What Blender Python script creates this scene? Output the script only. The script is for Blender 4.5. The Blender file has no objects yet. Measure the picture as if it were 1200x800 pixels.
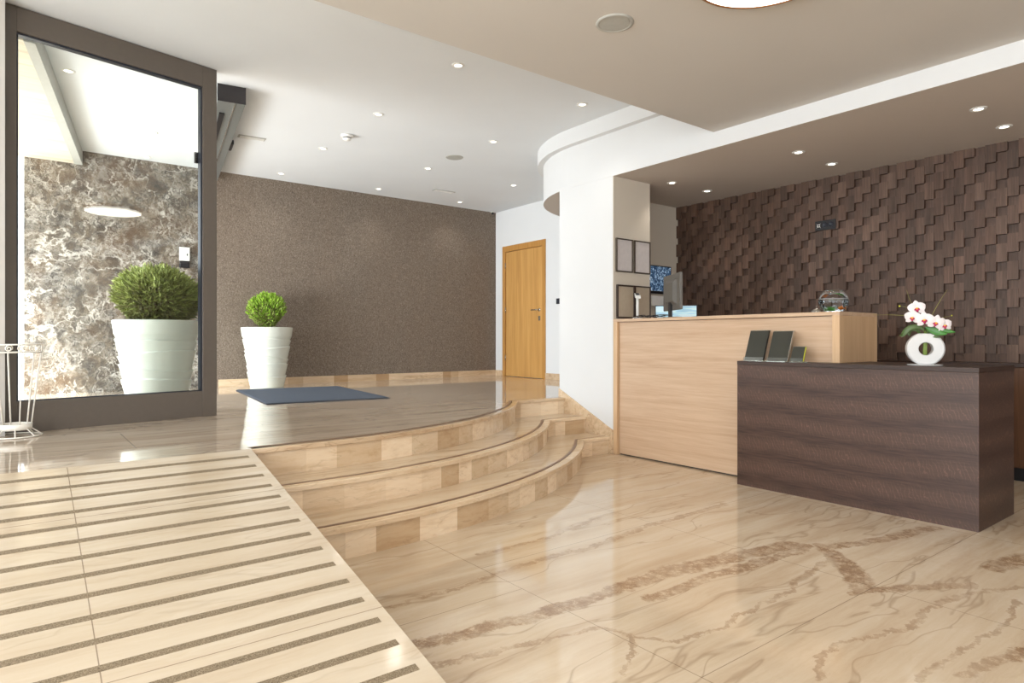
import bpy, bmesh, math, random
from mathutils import Vector, Matrix
random.seed(7)
PI = math.pi
C = bpy.context.scene.collection
sc = bpy.context.scene

# ------------------------------------------------------------------ node helper
class NT:
    def __init__(s, name):
        s.m = bpy.data.materials.new(name); s.m.use_nodes = True
        s.t = s.m.node_tree; s.t.nodes.clear()
        s.out = s.t.nodes.new('ShaderNodeOutputMaterial')
        s.tc = s.t.nodes.new('ShaderNodeTexCoord')
    def n(s, typ, **kw):
        nd = s.t.nodes.new(typ)
        for k, v in kw.items(): setattr(nd, k, v)
        return nd
    def put(s, nd, key, v):
        if isinstance(v, bpy.types.NodeSocket): s.t.links.new(v, nd.inputs[key])
        else:
            sock = nd.inputs[key]
            if sock.type == 'RGBA' and len(v) == 3: v = (*v, 1)
            sock.default_value = v
    def math(s, op, a, b=None, c=None, clamp=False):
        nd = s.n('ShaderNodeMath', operation=op, use_clamp=clamp)
        s.put(nd, 0, a)
        if b is not None: s.put(nd, 1, b)
        if c is not None: s.put(nd, 2, c)
        return nd.outputs[0]
    def vmath(s, op, a, b=None, scale=None):
        nd = s.n('ShaderNodeVectorMath', operation=op)
        s.put(nd, 0, a)
        if b is not None: s.put(nd, 1, b)
        if scale is not None: s.put(nd, 'Scale', scale)
        return nd.outputs['Value'] if op in ('LENGTH', 'DISTANCE', 'DOT_PRODUCT') else nd.outputs[0]
    def mapping(s, vec, scale=(1, 1, 1), rot=(0, 0, 0), loc=(0, 0, 0)):
        nd = s.n('ShaderNodeMapping'); s.put(nd, 'Vector', vec)
        nd.inputs['Scale'].default_value = scale; nd.inputs['Rotation'].default_value = rot
        nd.inputs['Location'].default_value = loc
        return nd.outputs[0]
    def noise(s, vec, scale=5, detail=4, rough=.5, dist=0, color=False):
        nd = s.n('ShaderNodeTexNoise'); s.put(nd, 'Vector', vec)
        s.put(nd, 'Scale', scale); s.put(nd, 'Detail', detail); s.put(nd, 'Roughness', rough); s.put(nd, 'Distortion', dist)
        return nd.outputs['Color' if color else 'Fac']
    def ramp(s, fac, stops, interp='LINEAR'):
        nd = s.n('ShaderNodeValToRGB'); s.put(nd, 'Fac', fac); r = nd.color_ramp; r.interpolation = interp
        while len(r.elements) < len(stops): r.elements.new(.5)
        for e, (p, c) in zip(r.elements, stops):
            e.position = p; e.color = (*c, 1) if len(c) == 3 else c
        return nd.outputs[0]
    def mix(s, fac, a, b, mode='MIX'):
        nd = s.n('ShaderNodeMix', data_type='RGBA', blend_type=mode)
        s.put(nd, 0, fac); s.put(nd, 6, a); s.put(nd, 7, b)
        return nd.outputs[2]
    def bump(s, h, strength=.2, dist=.01):
        nd = s.n('ShaderNodeBump'); s.put(nd, 'Height', h); s.put(nd, 'Strength', strength); s.put(nd, 'Distance', dist)
        return nd.outputs[0]
    def bsdf(s, color, rough=.5, metal=0, normal=None, spec=None, emit=None, es=0, coat=0, trans=0, sheen=0):
        nd = s.n('ShaderNodeBsdfPrincipled')
        s.put(nd, 'Base Color', color); s.put(nd, 'Roughness', rough); s.put(nd, 'Metallic', metal)
        if normal is not None: s.put(nd, 'Normal', normal)
        if spec is not None: s.put(nd, 'Specular IOR Level', spec)
        if emit is not None: s.put(nd, 'Emission Color', emit); s.put(nd, 'Emission Strength', es)
        if coat: s.put(nd, 'Coat Weight', coat)
        if trans: s.put(nd, 'Transmission Weight', trans)
        s.t.links.new(nd.outputs[0], s.out.inputs[0])
        return nd
def lin(r, g, b):
    f = lambda v: ((v/255+.055)/1.055)**2.4 if v > 10 else v/255/12.92
    return (f(r), f(g), f(b))
def simple(name, rgb, rough=.5, metal=0, var=.04, scale=30, **kw):
    t = NT(name); c = lin(*rgb)
    nz = t.noise(t.tc.outputs['Object'], scale, 3)
    d = tuple(x*(1-var) for x in c); l = tuple(min(1, x*(1+var)) for x in c)
    t.bsdf(t.ramp(nz, [(.3, d), (.7, l)]), rough, metal, **kw)
    return t.m
def emis(name, rgb, strength):
    t = NT(name); nd = t.n('ShaderNodeEmission'); t.put(nd, 'Color', lin(*rgb)); t.put(nd, 'Strength', strength)
    t.t.links.new(nd.outputs[0], t.out.inputs[0]); return t.m

# ------------------------------------------------------------------ mesh helper
class MB:
    def __init__(s): s.v = []; s.f = []; s.c = []; s.sm = []
    def add(s, verts, faces, col=0.5, smooth=False):
        o = len(s.v); s.v += [tuple(v) for v in verts]
        for f in faces: s.f.append([i+o for i in f]); s.c.append(col); s.sm.append(smooth)
        return s
    def box(s, x0, x1, y0, y1, z0, z1, col=.5):
        v = [(x, y, z) for z in (z0, z1) for y in (y0, y1) for x in (x0, x1)]
        return s.add(v, [(0, 2, 3, 1), (4, 5, 7, 6), (0, 1, 5, 4), (2, 6, 7, 3), (0, 4, 6, 2), (1, 3, 7, 5)], col)
    def obox(s, c, u, hu, w, hw, z0, z1, col=.5):      # oriented box: centre c(xy), axes u,w
        p = []
        for z in (z0, z1):
            for b in (-1, 1):
                for a in (-1, 1):
                    p.append((c[0]+u[0]*hu*a+w[0]*hw*b, c[1]+u[1]*hu*a+w[1]*hw*b, z))
        return s.add(p, [(0, 2, 3, 1), (4, 5, 7, 6), (0, 1, 5, 4), (2, 6, 7, 3), (0, 4, 6, 2), (1, 3, 7, 5)], col)
    def prism(s, poly, z0, z1, col=.5):
        n = len(poly)
        v = [(x, y, z0) for x, y in poly]+[(x, y, z1) for x, y in poly]
        f = [tuple(range(n))[::-1], tuple(range(n, 2*n))]+[(i, (i+1) % n, n+(i+1) % n, n+i) for i in range(n)]
        return s.add(v, f, col)
    def lathe(s, prof, seg=48, c=(0, 0, 0), col=.5, smooth=True, cap=False):
        v = []; f = []
        for r, z in prof:
            for k in range(seg):
                a = 2*PI*k/seg; v.append((c[0]+r*math.cos(a), c[1]+r*math.sin(a), c[2]+z))
        for i in range(len(prof)-1):
            for k in range(seg):
                k2 = (k+1) % seg
                f.append((i*seg+k, i*seg+k2, (i+1)*seg+k2, (i+1)*seg+k))
        if cap:
            f.append(tuple(range(seg))[::-1]); f.append(tuple((len(prof)-1)*seg+k for k in range(seg)))
        return s.add(v, f, col, smooth)
    def tube(s, pts, r, seg=8, col=.5, cyc=False, taper=None):
        pts = [Vector(p) for p in pts]; n = len(pts); v = []; f = []
        up = Vector((0, 0, 1))
        prev = None
        for i, p in enumerate(pts):
            if cyc: t = (pts[(i+1) % n]-pts[i-1])
            else: t = pts[min(i+1, n-1)]-pts[max(i-1, 0)]
            t.normalize()
            if prev is None:
                a = t.cross(up)
                if a.length < .01: a = t.cross(Vector((1, 0, 0)))
            else:
                a = prev - t*prev.dot(t)
            a.normalize(); prev = a.copy(); b = t.cross(a)
            rr = r if taper is None else r*(1+(taper-1)*i/(n-1))
            for k in range(seg):
                g = 2*PI*k/seg; v.append(p+a*rr*math.cos(g)+b*rr*math.sin(g))
        m = n if cyc else n-1
        for i in range(m):
            for k in range(seg):
                k2 = (k+1) % seg; j = (i+1) % n
                f.append((i*seg+k, i*seg+k2, j*seg+k2, j*seg+k))
        if not cyc:
            f.append(tuple(range(seg))[::-1]); f.append(tuple((n-1)*seg+k for k in range(seg)))
        return s.add(v, f, col, True)
    def ellipsoid(s, c, r, seg=16, rings=10, col=.5, rot=None):
        v = []; f = []
        for i in range(rings+1):
            ph = PI*i/rings
            for k in range(seg):
                a = 2*PI*k/seg
                p = Vector((r[0]*math.sin(ph)*math.cos(a), r[1]*math.sin(ph)*math.sin(a), r[2]*math.cos(ph)))
                if rot: p = rot @ p
                v.append(p+Vector(c))
        for i in range(rings):
            for k in range(seg):
                k2 = (k+1) % seg
                f.append((i*seg+k, (i+1)*seg+k, (i+1)*seg+k2, i*seg+k2))
        return s.add(v, f, col, True)
    def build(s, name, mat, parent=None, bevel=0, colors=False, kind=None, loc=None, rot=None, recalc=True, autosmooth=False):
        me = bpy.data.meshes.new(name); me.from_pydata(s.v, [], s.f)
        me.polygons.foreach_set('use_smooth', s.sm)
        if colors:
            ca = me.color_attributes.new('tone', 'FLOAT_COLOR', 'CORNER')
            buf = []
            for p in me.polygons:
                c = s.c[p.index]; c = (c, c, c) if not isinstance(c, tuple) else c
                buf += [c[0], c[1], c[2], 1]*len(p.vertices)
            ca.data.foreach_set('color', buf)
        me.update()
        if recalc:
            b = bmesh.new(); b.from_mesh(me)
            bmesh.ops.recalc_face_normals(b, faces=b.faces); b.to_mesh(me); b.free()
        me.materials.append(mat)
        o = bpy.data.objects.new(name, me); C.objects.link(o)
        if parent: o.parent = parent
        if loc: o.location = loc
        if rot: o.rotation_euler = rot
        if kind: o['kind'] = kind
        if bevel:
            md = o.modifiers.new('bevel', 'BEVEL'); md.width = bevel; md.segments = 2; md.limit_method = 'ANGLE'; md.angle_limit = .6
        return o
def thing(name, label, cat, loc=(0, 0, 0), rz=0, group=None, kind=None):
    o = bpy.data.objects.new(name, None); C.objects.link(o); o.location = loc; o.rotation_euler = (0, 0, rz)
    o.empty_display_size = .1
    return tag(o, label, cat, group, kind)
def tag(o, label, cat, group=None, kind=None):
    if label: o['label'] = label
    if cat: o['category'] = cat
    if group: o['group'] = group
    if kind: o['kind'] = kind
    return o
def struct(o, label, cat): return tag(o, label, cat, None, 'structure')
def dup(root, loc, label, rz=None):
    r = root.copy(); C.objects.link(r); r.location = loc; r['label'] = label
    if rz is not None: r.rotation_euler = (0, 0, rz)
    for ch in list(root.children):
        c = ch.copy(); C.objects.link(c); c.parent = r
        for g in ch.children:
            d = g.copy(); C.objects.link(d); d.parent = c
    return r

# ------------------------------------------------------------------ materials
def marble(name, base, dark, light, rough=.08, veins=(), along=.12, joints=None, rotz=.12, streak=.5, tone=False, patch=.25, bscale=1.0, hair=.5):
    t = NT(name); P = t.tc.outputs['Object']
    # warp
    wn = t.noise(P, 2.2, 5, .6, color=True)
    w = t.vmath('SUBTRACT', wn, (.5, .5, .5)); w = t.vmath('SCALE', w, scale=.22)
    Q = t.vmath('ADD', P, w)
    wh0 = t.vmath('ADD', P, t.vmath('SCALE', w, scale=.3))
    S = t.mapping(Q, (along*6, 6, 6), (0, 0, rotz))
    n1 = t.noise(S, 1.1*bscale, 8, .62, .6)
    n2 = t.noise(t.mapping(wh0, (.4, 5, 5), (0, 0, rotz)), 2.0*bscale, 9, .68)
    col = t.ramp(n1, [(.28, light), (.45, base), (.58, base), (.72, tuple(a*(1-streak)+b*streak for a, b in zip(base, dark)))])
    col = t.mix(.45, col, t.ramp(n2, [(.34, light), (.5, base), (.66, dark)]))
    cl = t.noise(P, .9, 3, .5)
    col = t.mix(t.ramp(cl, [(.4, (0, 0, 0)), (.7, (patch,)*3)]), col, dark)
    wh = t.vmath('ADD', P, t.vmath('SCALE', t.vmath('SUBTRACT', t.noise(P, 1.6, 2, .5, color=True), (.5, .5, .5)), scale=.3))
    # thin hairline veins: zero crossings of a stretched noise
    h = t.noise(t.mapping(wh, (.3, 2.8, 2.8), (0, 0, rotz)), 1.2*bscale, 4, .55)
    hl = t.math('ABSOLUTE', t.math('SUBTRACT', h, .5))
    hl = t.ramp(hl, [(0, (hair,)*3), (.010, (0, 0, 0))])
    col = t.mix(hl, col, tuple(c*.74 for c in dark))
    # individual veins where the slabs show them
    if veins:
        veins = [(a_, b_, c_, d_, w_*(.85 if w_ > .03 else 1), .9 if w_ > .03 else .6) for a_, b_, c_, d_, w_, s_ in veins]
        w2 = t.vmath('SCALE', t.vmath('SUBTRACT', t.noise(P, 5, 6, .65, color=True), (.5, .5, .5)), scale=.13)
        w3 = t.vmath('SCALE', t.vmath('SUBTRACT', t.noise(P, 18, 4, .7, color=True), (.5, .5, .5)), scale=.06); w2 = t.vmath('ADD', w2, w3)
        V = t.vmath('ADD', P, w2); V = t.vmath('MULTIPLY', V, (1, 1, 0))
        acc = None
        for (ax, ay, bx, by, wd, st) in veins:
            A = Vector((ax, ay, 0)); B = Vector((bx, by, 0)); AB = B-A; L2 = AB.length_squared
            pa = t.vmath('SUBTRACT', V, tuple(A))
            k = t.math('DIVIDE', t.vmath('DOT_PRODUCT', pa, tuple(AB)), L2, clamp=True)
            d = t.vmath('DISTANCE', pa, t.vmath('SCALE', tuple(AB), scale=k))
            g = t.math('SUBTRACT', 1.0, t.math('DIVIDE', d, wd), clamp=True)
            g = t.math('MULTIPLY', t.math('MULTIPLY', g, 3.5, clamp=True), st)
            acc = g if acc is None else t.math('MAXIMUM', acc, g)
        br = t.noise(P, 22, 7, .85)
        acc = t.math('MULTIPLY', acc, t.math('MULTIPLY_ADD', t.noise(P, 7, 5, .7), 3.6, -1.0, clamp=True))
        vc = t.ramp(br, [(.38, lin(134, 104, 78)), (.52, lin(160, 130, 100)), (.60, lin(208, 186, 158))])
        col = t.mix(acc, col, vc)
    if tone:
        at = t.n('ShaderNodeVertexColor', layer_name='tone')
        col = t.mix(1, col, t.ramp(at.outputs[0], [(0, (.72, .60, .47)), (.5, (.95, .90, .83)), (1, (1.15, 1.13, 1.1))]), 'MULTIPLY')
    if joints:
        sx = t.n('ShaderNodeSeparateXYZ'); t.put(sx, 0, P); X, Y = sx.outputs[0], sx.outputs[1]
        m = None
        for ax, pos, lo, hi in joints:
            a, b = (X, Y) if ax == 'x' else (Y, X)
            g = t.math('LESS_THAN', t.math('ABSOLUTE', t.math('SUBTRACT', a, pos)), .0016)
            g = t.math('MULTIPLY', g, t.math('MULTIPLY', t.math('GREATER_THAN', b, lo), t.math('LESS_THAN', b, hi)))
            m = g if m is None else t.math('MAXIMUM', m, g)
        col = t.mix(t.math('MULTIPLY', m, .6), col, lin(95, 72, 52))
    t.bsdf(col, rough, spec=.55)
    return t.m

VE = [(1.09, 1.93, 1.45, 1.89, 0.05, 1), (1.45, 1.89, 1.77, 1.86, 0.058, 1), (1.77, 1.86, 2.27, 1.87, 0.065, 1), (2.27, 1.87, 2.67, 1.8, 0.077, 1), (2.67, 1.8, 3.13, 1.73, 0.07, 1), (2.02, 1.72, 2.42, 1.71, 0.042, 1), (2.42, 1.71, 2.83, 1.67, 0.049, 1), (2.83, 1.67, 3.16, 1.66, 0.044, 1), (1.06, 1.76, 1.33, 1.73, 0.027, 1), (1.33, 1.73, 1.45, 1.69, 0.023, 1), (3.29, 1.56, 3.57, 1.48, 0.058, 1), (3.57, 1.48, 4.04, 1.39, 0.053, 1), (3.23, 1.61, 2.98, 1.35, 0.062, 1), (2.98, 1.35, 2.8, 1.23, 0.069, 1), (2.73, 1.23, 2.97, 1.13, 0.036, 1), (2.97, 1.13, 3.22, 0.96, 0.03, 1), (1.7, 1.57, 1.79, 1.41, 0.012, 0.8), (1.79, 1.41, 2.03, 1.37, 0.012, 0.8), (2.03, 1.37, 2.24, 1.4, 0.012, 0.8), (2.24, 1.4, 2.56, 1.42, 0.013, 0.8), (2.56, 1.42, 3.06, 1.5, 0.018, 0.8), (2.08, 1.06, 2.29, 1.04, 0.012, 0.8), (2.29, 1.04, 2.55, 0.97, 0.012, 0.8), (2.55, 0.97, 2.91, 0.99, 0.013, 0.8), (2.91, 0.99, 3.17, 0.92, 0.017, 0.8), (3.17, 0.92, 3.37, 0.82, 0.016, 0.8), (2.13, 1.06, 1.96, 0.98, 0.012, 1), (2.18, 0.81, 2.48, 0.79, 0.012, 0.8), (2.48, 0.79, 2.85, 0.75, 0.012, 0.8), (2.85, 0.75, 3.17, 0.79, 0.013, 0.8), (2.34, 0.72, 2.58, 0.68, 0.029, 1), (2.58, 0.68, 2.76, 0.61, 0.038, 1), (3.55, 0.98, 3.92, 0.91, 0.075, 1), (1.14, 2.3, 1.39, 2.27, 0.015, 0.8), (1.39, 2.27, 1.79, 2.33, 0.017, 0.8), (1.79, 2.33, 2.29, 2.33, 0.024, 0.8), (2.29, 2.33, 2.96, 2.39, 0.026, 0.8), (2.96, 2.39, 3.57, 2.41, 0.024, 0.8), (1.45, 1.69, 1.67, 1.66, 0.012, 0.8), (1.67, 1.66, 1.73, 1.55, 0.012, 0.8), (1.73, 1.55, 1.51, 1.37, 0.012, 0.8), (1.77, 2.57, 2.21, 2.57, 0.02, 0.8), (2.21, 2.57, 2.86, 2.7, 0.021, 0.8)]
M = {}
M['floor'] = marble('marble_floor', lin(210, 191, 165), lin(174, 145, 114), lin(228, 216, 197), .07, VE, streak=.5,
    joints=[('x', 1.675, -5, 9), ('y', 1.213, 1.675, 9), ('y', 2.106, -5, 1.675), ('x', 2.87, -5, 9), ('y', 2.41, 1.675, 9), ('x', 4.06, -5, 9), ('y', .2, -5, 9)], bscale=.8)
M['platform'] = marble('marble_platform', lin(206, 190, 170), lin(158, 134, 112), lin(224, 212, 196), .06, streak=.9, along=.05, rotz=.02, patch=.45,
    joints=[('x', 1.195, 3.9, 4.53), ('y', 4.53, 1.1, 5.2), ('x', .49, 3.9, 4.57), ('y', 3.9, -3, 1.2), ('y', 6.0, -3, 6.1), ('x', 2.9, 4.53, 6.0), ('y', 7.2, -3, 6.1)])
M['ramp'] = marble('marble_ramp', lin(206, 190, 166), lin(184, 160, 132), lin(218, 206, 186), .12, streak=.5, along=.16, patch=.15, hair=.22,
    joints=[('x', .17, -5, 9), ('y', 2.97, -5, 9), ('y', 1.965, -5, 9)])
M['tread'] = marble('marble_tread', lin(216, 196, 168), lin(186, 158, 126), lin(228, 214, 192), .1, streak=.5)
M['riser'] = marble('marble_riser', lin(228, 210, 184), lin(196, 168, 134), lin(236, 224, 204), .22, streak=.6, along=.5, hair=.3, tone=True, bscale=2.5)
M['skirt'] = marble('marble_skirt', lin(210, 188, 160), lin(170, 140, 108), lin(226, 210, 186), .15, streak=.8, tone=True, bscale=2)
def wallmat(name, rgb, rough=.9):
    t = NT(name); P = t.tc.outputs['Object']; c = lin(*rgb)
    n = t.noise(P, 1.5, 4, .5)
    nb = t.noise(P, 120, 3, .6)
    t.bsdf(t.ramp(n, [(.3, tuple(x*.97 for x in c)), (.7, c)]), rough, normal=t.bump(nb, .05, .002), spec=.2)
    return t.m
M['white'] = wallmat('plaster_white', (222, 223, 223))
M['ceil'] = wallmat('ceiling_white', (226, 230, 233))
M['soffit'] = wallmat('ceiling_beige', (206, 202, 196))
M['soffit2'] = wallmat('reception_soffit', (204, 194, 184))
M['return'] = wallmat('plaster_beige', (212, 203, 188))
def wallpaper():
    t = NT('woven_wallpaper'); P = t.tc.outputs['Object']
    a = t.noise(t.mapping(P, (110, 1, 22)), 2.2, 3, .7)
    b = t.noise(t.mapping(P, (34, 1, 90)), 2.2, 3, .7)
    n = t.math('MULTIPLY', t.math('ADD', a, b), .5)
    big = t.noise(t.mapping(P, (1, 1, .25)), 2.0, 3, .5)
    c = t.ramp(n, [(.38, lin(78, 69, 60)), (.5, lin(116, 105, 94)), (.62, lin(160, 149, 136))])
    c = t.mix(t.math('MULTIPLY', big, .35), c, lin(126, 104, 84))
    t.bsdf(c, .65, normal=t.bump(n, .3, .004), spec=.3); return t.m
M['paper'] = wallpaper()
def emperador():
    t = NT('dark_emperador_marble'); P = t.tc.outputs['Object']
    w = t.vmath('SCALE', t.vmath('SUBTRACT', t.noise(P, 5, 8, .72, color=True), (.5, .5, .5)), scale=.42)
    Q = t.vmath('ADD', P, w)
    n = t.noise(Q, 6.5, 10, .78)
    big = t.noise(P, 1.4, 4, .6)
    c = t.ramp(n, [(.36, lin(62, 58, 56)), (.47, lin(94, 86, 78)), (.56, lin(122, 108, 92)), (.66, lin(170, 160, 148))])
    c = t.mix(t.ramp(big, [(.48, (0, 0, 0)), (.62, (.55,)*3)]), c, lin(116, 88, 62))
    bl = t.noise(Q, 2.6, 9, .78)
    c = t.mix(t.ramp(bl, [(.58, (0, 0, 0)), (.66, (.6,)*3)]), c, lin(200, 196, 190))
    for k_, (sc_, th, st, mp) in enumerate(((1.7, .007, .95, (.8, 1, 1.3)), (3.6, .009, .85, (1.3, 1, .8)), (8, .014, .7, (1, 1, 1)), (17, .02, .5, (1, 1, 1)))):
        nn = t.noise(t.mapping(Q if k_ > 1 else t.vmath('ADD', P, t.vmath('SCALE', w, scale=.45)), mp, (0, .6*k_, 0), (k_*3.1, 0, 1.7*k_)), sc_, 4, .6)
        d_ = t.math('ABSOLUTE', t.math('SUBTRACT', nn, .5))
        e = t.ramp(d_, [(0, (st,)*3), (th, (st*.6,)*3), (th*1.8, (0, 0, 0))])
        e = t.mix(1, e, t.ramp(t.noise(t.mapping(P, loc=(k_*5, 0, 0)), 2.2+sc_*.3, 4), [(.44, (0, 0, 0)), (.56, (1, 1, 1))]), 'MULTIPLY')
        c = t.mix(e, c, lin(232, 226, 216))
    c = t.mix(1, c, (.68, .67, .66), 'MULTIPLY')
    t.bsdf(c, .22); return t.m
M['emperador'] = emperador()
def wood(name, a, b, c, axis='y', scale=1.0, rough=.45, tone=False, spec=.4, bumps=.1):
    t = NT(name); P = t.tc.outputs['Object']
    sc3 = {'y': (26, 1.2, 26), 'x': (1.2, 26, 26), 'z': (26, 26, 1.2)}[axis]
    n = t.noise(t.mapping(P, tuple(x*scale for x in sc3)), 1, 6, .65, .4)
    g = t.noise(t.mapping(P, tuple(x*scale*3.4 for x in sc3)), 1, 4, .6)
    col = t.ramp(n, [(.3, a), (.5, b), (.7, c)])
    col = t.mix(.3, col, t.ramp(g, [(.35, a), (.65, c)]))
    if tone:
        at = t.n('ShaderNodeVertexColor', layer_name='tone')
        col = t.mix(1, col, at.outputs[0], 'MULTIPLY')
    t.bsdf(col, rough, spec=spec, normal=t.bump(n, bumps, .004)); return t.m
M['oak'] = wood('light_oak', lin(184, 152, 122), lin(198, 168, 139), lin(208, 181, 153), 'y', .8, .42)
M['oakv'] = wood('light_oak_upright', lin(188, 152, 114), lin(203, 169, 131), lin(214, 184, 148), 'z', .6, .42)
M['door'] = wood('honey_veneer', lin(172, 124, 66), lin(196, 148, 84), lin(208, 162, 98), 'z', .45, .4)
M['doorframe'] = wood('honey_frame', lin(168, 118, 58), lin(184, 134, 70), lin(196, 146, 82), 'z', .8, .4)
M['planks'] = wood('bleached_plank', lin(196, 182, 158), lin(220, 208, 188), lin(232, 222, 204), 'x', .35, .6)
M['tile'] = wood('wenge_block', lin(74, 56, 46), lin(95, 74, 62), lin(114, 90, 76), 'z', 1.6, .5, True, .35)
def wenge(name):
    t = NT(name); P = t.tc.outputs['Object']
    g = t.noise(t.mapping(P, (40, 5, 90)), 1, 5, .65)
    sx = t.n('ShaderNodeSeparateXYZ'); t.put(sx, 0, P)
    wob = t.math('MULTIPLY', t.noise(t.mapping(P, (1, 1.2, .6)), 1.5, 2), .12)
    zz = t.math('ADD', sx.outputs[2], wob)
    band = t.math('SINE', t.math('MULTIPLY', zz, 2*PI/.165))
    band = t.math('MULTIPLY_ADD', band, .5, .5)
    # fine medullary flecks curving through each band
    fl = t.n('ShaderNodeTexWave', wave_type='BANDS', bands_direction='Y')
    t.put(fl, 'Vector', t.mapping(P, (1, 1, .55), (.55, 0, 0))); t.put(fl, 'Scale', 17); t.put(fl, 'Distortion', 9); t.put(fl, 'Detail', 3); t.put(fl, 'Detail Scale', 1.6)
    col = t.ramp(g, [(.3, lin(50, 36, 30)), (.6, lin(74, 54, 46)), (.75, lin(86, 64, 54))])
    col = t.mix(t.math('MULTIPLY', band, .55), col, lin(88, 67, 57))
    f2 = t.math('MULTIPLY', t.ramp(fl.outputs['Fac'], [(.90, (0, 0, 0)), (.98, (.28,)*3)]), band)
    col = t.mix(f2, col, lin(138, 106, 88))
    t.bsdf(col, .4, spec=.4, normal=t.bump(g, .15, .003)); return t.m
M['wenge'] = wenge('wenge_veneer')
M['wenge_dark'] = wood('wenge_edge', lin(44, 32, 26), lin(58, 43, 36), lin(70, 52, 44), 'y', 1, .45)
M['cab'] = wood('brown_cabinet', lin(70, 46, 30), lin(92, 62, 42), lin(104, 72, 50), 'z', 1, .4)
M['taupe'] = simple('taupe_frame_paint', (98, 90, 82), .42, 0, .03)
M['gasket'] = simple('dark_gasket', (38, 42, 52), .4)
M['alu'] = simple('brushed_aluminium', (150, 156, 156), .35, .7)
M['steel'] = simple('steel', (190, 188, 182), .25, .9)
M['black'] = simple('black_plastic', (26, 25, 28), .4)
M['darkbox'] = simple('dark_header_cap', (50, 46, 48), .45)
M['wplastic'] = simple('white_plastic', (236, 236, 232), .4)
M['greyg'] = simple('grey_grille', (176, 176, 170), .6)
M['inlay'] = simple('brown_inlay', (122, 90, 66), .35)
M['grip'] = None
def gritmat():
    t = NT('anti_slip_grit'); n = t.noise(t.tc.outputs['Object'], 260, 3, .7)
    t.bsdf(t.ramp(n, [(.35, lin(98, 84, 64)), (.5, lin(134, 118, 94)), (.65, lin(160, 144, 120))]), .85, normal=t.bump(n, .4, .002)); return t.m
M['grip'] = gritmat()
def matmat():
    t = NT('blue_grey_carpet'); n = t.noise(t.tc.outputs['Object'], 160, 3, .7)
    t.bsdf(t.ramp(n, [(.35, lin(66, 72, 82)), (.65, lin(108, 116, 128))]), .95, normal=t.bump(n, .5, .004), spec=.1); return t.m
M['mat'] = matmat()
M['matedge'] = simple('mat_rubber_edge', (44, 48, 58), .7)
M['pot'] = simple('glossy_white_pot', (214, 217, 206), .22, 0, .015)
M['soil'] = simple('soil', (62, 46, 34), .95, 0, .4, 60)
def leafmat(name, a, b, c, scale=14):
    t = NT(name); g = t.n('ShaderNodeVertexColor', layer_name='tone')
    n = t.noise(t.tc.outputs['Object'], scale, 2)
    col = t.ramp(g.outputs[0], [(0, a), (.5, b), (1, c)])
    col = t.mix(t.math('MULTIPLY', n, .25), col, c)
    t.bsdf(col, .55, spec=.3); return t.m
M['foliage'] = leafmat('conifer_green', lin(112, 104, 74), lin(142, 150, 82), lin(192, 202, 128))
M['foliage2'] = leafmat('bright_conifer_green', lin(136, 124, 90), lin(130, 168, 50), lin(180, 216, 84))
M['bark'] = simple('bark', (92, 74, 54), .9, 0, .2)
M['wire'] = simple('white_wire', (238, 234, 224), .35)
M['copper'] = simple('copper_rim', (176, 122, 74), .35, .6)
M['glow'] = emis('lamp_glow', (255, 246, 230), 9)
M['glowring'] = emis('lamp_diffuser', (255, 248, 236), 6)
M['card'] = simple('dark_olive_card', (52, 52, 44), .35)
M['cardedge'] = simple('black_card_side', (20, 20, 18), .4)
M['blind'] = simple('framed_sheet', (206, 200, 198), .3)
M['sheet2'] = simple('framed_beige_sheet', (182, 168, 148), .4)
M['fr1'] = simple('bronze_frame', (92, 82, 72), .35, .4)
M['fr2'] = simple('dark_brown_frame', (56, 42, 34), .4)
M['monback'] = simple('grey_monitor_shell', (98, 94, 88), .45)
M['ceramic'] = simple('white_ceramic', (214, 214, 213), .18, 0, .01)
M['stem'] = simple('green_stem', (120, 142, 66), .5)
M['leaf'] = simple('orchid_leaf_green', (58, 118, 40), .35, 0, .2, 20)
M['leafdark'] = simple('orchid_leaf_dark', (70, 92, 44), .4, 0, .2, 20)
M['twig'] = simple('twig', (150, 146, 66), .6)
M['bud'] = simple('yellow_bud', (196, 198, 60), .5)
M['petal'] = simple('white_petal', (226, 218, 218), .5, 0, .02)
M['lip'] = simple('magenta_lip', (188, 36, 92), .5)
M['core'] = simple('yellow_core', (246, 190, 40), .5)
M['fish'] = simple('orange_fish', (240, 128, 22), .4)
M['weed'] = simple('bright_green_weed', (70, 200, 30), .5)
M['paving'] = simple('outdoor_paving', (214, 208, 198), .7, 0, .06, 4)
M['outwall'] = simple('pale_outdoor_wall', (236, 236, 236), .8)
def glass(name, tint=(1, 1, 1), refl=.06, rough=0.0):
    t = NT(name); tr = t.n('ShaderNodeBsdfTransparent'); t.put(tr, 'Color', tint)
    gl = t.n('ShaderNodeBsdfGlossy'); t.put(gl, 'Color', (1, 1, 1)); t.put(gl, 'Roughness', rough)
    fr = t.n('ShaderNodeFresnel'); t.put(fr, 'IOR', 1.5)
    f = t.math('MULTIPLY_ADD', fr.outputs[0], .9, refl, clamp=True)
    mx = t.n('ShaderNodeMixShader'); t.put(mx, 0, f); t.t.links.new(tr.outputs[0], mx.inputs[1]); t.t.links.new(gl.outputs[0], mx.inputs[2])
    t.t.links.new(mx.outputs[0], t.out.inputs[0]); return t.m
M['glass'] = glass('window_glass', (.97, .99, .98), 0)
M['acrylic'] = glass('clear_acrylic', (.9, .93, .92), .06)
def realglass(name, ior):
    t = NT(name); g = t.n('ShaderNodeBsdfGlass'); t.put(g, 'IOR', ior); t.put(g, 'Roughness', 0); t.put(g, 'Color', (.98, 1, .99))
    t.t.links.new(g.outputs[0], t.out.inputs[0]); return t.m
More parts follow.
